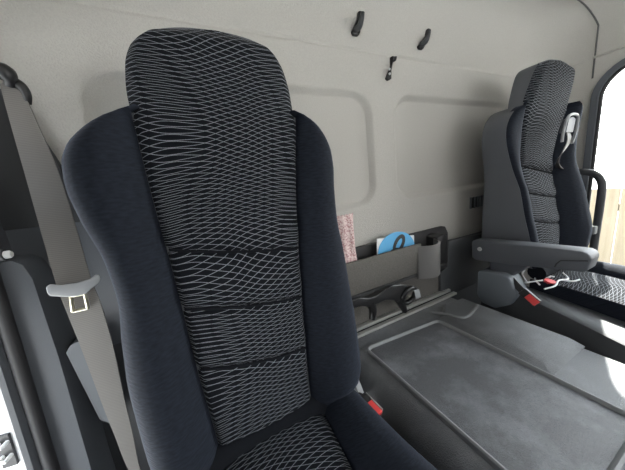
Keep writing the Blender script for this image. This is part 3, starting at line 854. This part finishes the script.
# ------------------------------------------------------------------ things in the bin
bm = bmesh.new(); rows = []
random.seed(3)
x0, x1, zb, zt2 = .385, .487, -.385, -.108
def pk(s, t, sgn):
    x = x0 + (x1 - x0) * s + .006 * math.sin(t * 7) - .012 * t * 0 ; z = zb + (zt2 - zb) * t
    puff = .020 * (1 - (2 * s - 1) ** 4) * (1 - (2 * t - 1) ** 6) + .0025
    y = .694 + .02 * (t - .5) * 0 + sgn * puff + .004 * math.sin(9 * t + 5 * s) + .003 * math.sin(17 * s + 4 * t)
    if t > .97: z += .004 * math.sin(s * 40)
    return (x, y, z)
for sgn in (-1, 1):
    grid(bm, [[pk(i / 16, j / 30, sgn) for i in range(17)] for j in range(31)])
bmesh.ops.remove_doubles(bm, verts=bm.verts, dist=.0001)
for e in [e for e in bm.edges if e.is_boundary]: pass
bmesh.ops.holes_fill(bm, edges=[e for e in bm.edges if e.is_boundary], sides=0)
tag(link_mesh('cloth_packet', bm, M['pink'], sharp=80), 'pink speckled cloth packet standing in the wall bin', 'packet')

cardt = thing('card', (.675, .700, -.385), 'white card with a blue disc and black loop, in the wall bin', 'card')
def cy(z): return .690 + .08 * (z + .27)
bm = bmesh.new()
pts = [(.572, -.375), (.770, -.390), (.785, -.243), (.590, -.221)]
loft(bm, [[(x, cy(z) + o, z) for x, z in pts] for o in (0, .004)])
part('sheet', bm, M['paper'], cardt, smooth=False)
bm = bmesh.new(); n = 40; c0 = (.683, -.285); rx, rz = .098, .074
loft(bm, [[(c0[0] + rx * math.cos(2 * PI * k / n), cy(c0[1] + rz * math.sin(2 * PI * k / n)) + o, c0[1] + rz * math.sin(2 * PI * k / n)) for k in range(n)] for o in (-.0018, -.0002)])
part('blue_disc', bm, M['blue'], cardt, smooth=False)['label'] = 'blue printed disc'
bm = bmesh.new()
def ell(cx, cz, rx, rz, rot, n=28):
    return [(cx + rx * math.cos(a) * math.cos(rot) - rz * math.sin(a) * math.sin(rot), cz + rx * math.cos(a) * math.sin(rot) + rz * math.sin(a) * math.cos(rot)) for a in [2 * PI * k / n for k in range(n)]]
def band(bm, o, i, d0, d1):
    n = len(o)
    V = [[bm.verts.new((x, cy(z) + d, z)) for x, z in q] for q, d in ((o, d1), (o, d0), (i, d0), (i, d1))]
    for a, b in ((0, 1), (1, 2), (2, 3), (3, 0)):
        for k in range(n): bm.faces.new((V[a][k], V[a][(k + 1) % n], V[b][(k + 1) % n], V[b][k]))
band(bm, ell(.695, -.262, .026, .044, -.75), ell(.695, -.262, .011, .027, -.75), -.0032, -.002)
band(bm, ell(.672, -.318, .045, .045, 0), ell(.672, -.318, .024, .024, 0), -.0032, -.002)
part('black_loop', bm, M['ink'], cardt, smooth=False)['label'] = 'black looped symbol'

# ------------------------------------------------------------------ coat hooks
def hook(name, label, top, bot, kind):
    x, zt_ = top; xb, zb_ = bot
    root = thing(name, ((x + xb) / 2, WY, (zt_ + zb_) / 2), label, 'coat hook', 'coat hooks on the rear wall')
    bm = bmesh.new()
    prism(bm, [(xb - .016, zb_ + .006), (xb - .010, zb_ - .004), (xb + .010, zb_ - .004), (xb + .018, zb_ + .006), (xb + .020, zb_ + .034), (x + .013, zt_ - .006), (x + .008, zt_), (x - .006, zt_ - .001), (x - .012, zt_ - .024)] if kind else [(xb - .011, zb_ + .004), (xb, zb_ - .003), (xb + .013, zb_ + .002), (xb + .015, zb_ + .034), (x + .009, zt_ - .004), (x + .003, zt_), (x - .007, zt_ - .002), (x - .008, zt_ - .03)], WY - .012, WY + .002, 'y', .003, 2)
    part('back_plate', bm, M['gloss'], root)
    bm = bmesh.new()
    if kind:
        pts = smooth_path([(xb, WY - .008, zb_ + .012), (xb + .001, WY - .028, zb_ + .012), (xb + .004, WY - .036, zb_ + .026), (xb + .010, WY - .037, zb_ + .046)], 5)
        tube(bm, pts, lambda t: .011 - .004 * t, 10); part('prong', bm, M['trim_dark'], root)
    else:
        for dz_ in (.018, .034):
            bm2 = bmesh.new(); tube(bm2, [(xb + .002, WY - .010, zb_ + dz_), (xb + .002, WY - .0150, zb_ + dz_)], .0042, 10); part('screw', bm2, M['plastic_pale'], root)
        tube(bm, smooth_path([(x, WY - .008, zt_ - .016), (x - .001, WY - .020, zt_ - .018), (x - .003, WY - .026, zt_ - .010)], 4), .005, 8); part('prong', bm, M['plastic_black'], root)
    return root
hook('coat_hook', 'black coat hook on the wall, leftmost of the upper pair', (.612, .566), (.588, .494), 1)
hook('coat_hook', 'black coat hook on the wall, rightmost of the upper pair', (.948, .566), (.905, .492), 1)
hook('coat_hook', 'lowest black coat hook, with two pale screws, below the upper pair', (.752, .446), (.727, .364), 0)

# wall vent
vt = thing('wall_vent', (1.31, WY, -.168), 'small dark slotted vent on the rear wall beside the farther seat', 'vent')
bm = bmesh.new(); box(bm, 1.262, 1.372, WY - .004, WY + .002, -.196, -.142, .001, 1); part('backing', bm, M['rubber'], vt)
bm = bmesh.new()
for x in (1.255, 1.285, 1.312, 1.332, 1.352, 1.372): box(bm, x, x + .007, WY - .008, WY + .002, -.198, -.140, .001, 1)
part('slats', bm, M['trim_mid'], vt)

# ------------------------------------------------------------------ grab handle by the window
gh = thing('grab_handle', (1.70, .45, -.3), 'dark tubular grab handle in front of the right window', 'handle')
bm = bmesh.new()
hp = [onX(u, v, 1.70) for u, v in ((566, 172), (580, 171.5), (590, 172.5), (596, 175), (600.5, 180), (602, 187), (600, 205), (597, 225), (594, 245), (592, 262), (590, 275))]
hp[0] = Vector((1.78, .53, hp[1].z)); 
tube(bm, smooth_path(hp, 5), .0145, 14); part('tube', bm, M['trim_dark'], gh)
bm = bmesh.new(); q = onX(594, 229, 1.69)
box(bm, q.x - .028, q.x + .005, q.y - .012, q.y + .024, q.z - .022, q.z + .018, .006, 2); part('clamp', bm, M['plastic_grey'], gh)

# ------------------------------------------------------------------ tag with strap on the far cushion
tgz = -.474
kt = thing('key_tag', (1.20, .385, tgz), 'red round tag with tangled white strap on the farther seat cushion', 'tag')
zc = tgz + .012
bm = bmesh.new(); tube(bm, [(1.155, .385, zc - .004), (1.155, .382, zc + .012)], .017, 20); part('red_disc', bm, M['red'], kt)['label'] = 'round red tag'
bm = bmesh.new()
for pts in (((1.10, .44, zc), (1.13, .41, zc + .01), (1.165, .41, zc + .004), (1.20, .44, zc + .008), (1.24, .40, zc)), ((1.09, .375, zc), (1.13, .36, zc + .006), (1.19, .37, zc + .008), (1.24, .36, zc + .003), (1.27, .385, zc + .012)), ((1.10, .43, zc + .004), (1.13, .46, zc + .02), (1.16, .465, zc + .03)), ((1.22, .37, zc), (1.235, .345, zc), (1.26, .335, zc + .003)), ((1.12, .40, zc), (1.16, .43, zc + .006), (1.20, .40, zc + .010), (1.22, .43, zc + .004))):
    tube(bm, smooth_path(pts, 5), .0030, 8)
part('strap', bm, M['paper'], kt)

# ------------------------------------------------------------------ light
w = bpy.data.worlds.new('sky'); SC.world = w; w.use_nodes = True
nt = w.node_tree; bg = nt.nodes['Background']
tc = nt.nodes.new('ShaderNodeTexCoord'); sp = nt.nodes.new('ShaderNodeSeparateXYZ'); nt.links.new(tc.outputs['Generated'], sp.inputs[0])
cr = nt.nodes.new('ShaderNodeValToRGB'); nt.links.new(sp.outputs['Z'], cr.inputs['Fac'])
cr.color_ramp.elements[0].position = 0; cr.color_ramp.elements[0].color = (1, .98, .95, 1)
cr.color_ramp.elements[1].position = .8; cr.color_ramp.elements[1].color = (.80, .89, 1, 1)
nt.links.new(cr.outputs['Color'], bg.inputs['Color']); 
dv = nt.nodes.new('ShaderNodeVectorMath'); dv.operation = 'DOT_PRODUCT'; dv.inputs[1].default_value = Vector((1, .34, .85)).normalized()
nt.links.new(tc.outputs['Generated'], dv.inputs[0])
mr = nt.nodes.new('ShaderNodeMapRange'); mr.interpolation_type = 'SMOOTHSTEP'; nt.links.new(dv.outputs['Value'], mr.inputs['Value'])
mr.inputs['From Min'].default_value = -.3; mr.inputs['From Max'].default_value = 1; mr.inputs['To Min'].default_value = 1.1; mr.inputs['To Max'].default_value = 5.5
nt.links.new(mr.outputs['Result'], bg.inputs['Strength'])
sd = bpy.data.lights.new('sun', 'SUN'); sd.energy = 14; sd.angle = math.radians(.6); sd.color = (1, .96, .9)
so = bpy.data.objects.new('sun', sd); C.objects.link(so)
so.rotation_euler = Vector((-1, -.34, -.85)).to_track_quat('-Z', 'Y').to_euler()
so.location = (5, 2, 4)

vs = SC.view_settings
vs.view_transform = 'Standard'; vs.look = 'None'; vs.gamma = 1; vs.use_curve_mapping = False; vs.exposure = 1.4
SC.cycles.max_bounces = 10; SC.cycles.diffuse_bounces = 6; SC.cycles.transparent_max_bounces = 12
SC.cycles.sample_clamp_indirect = 6
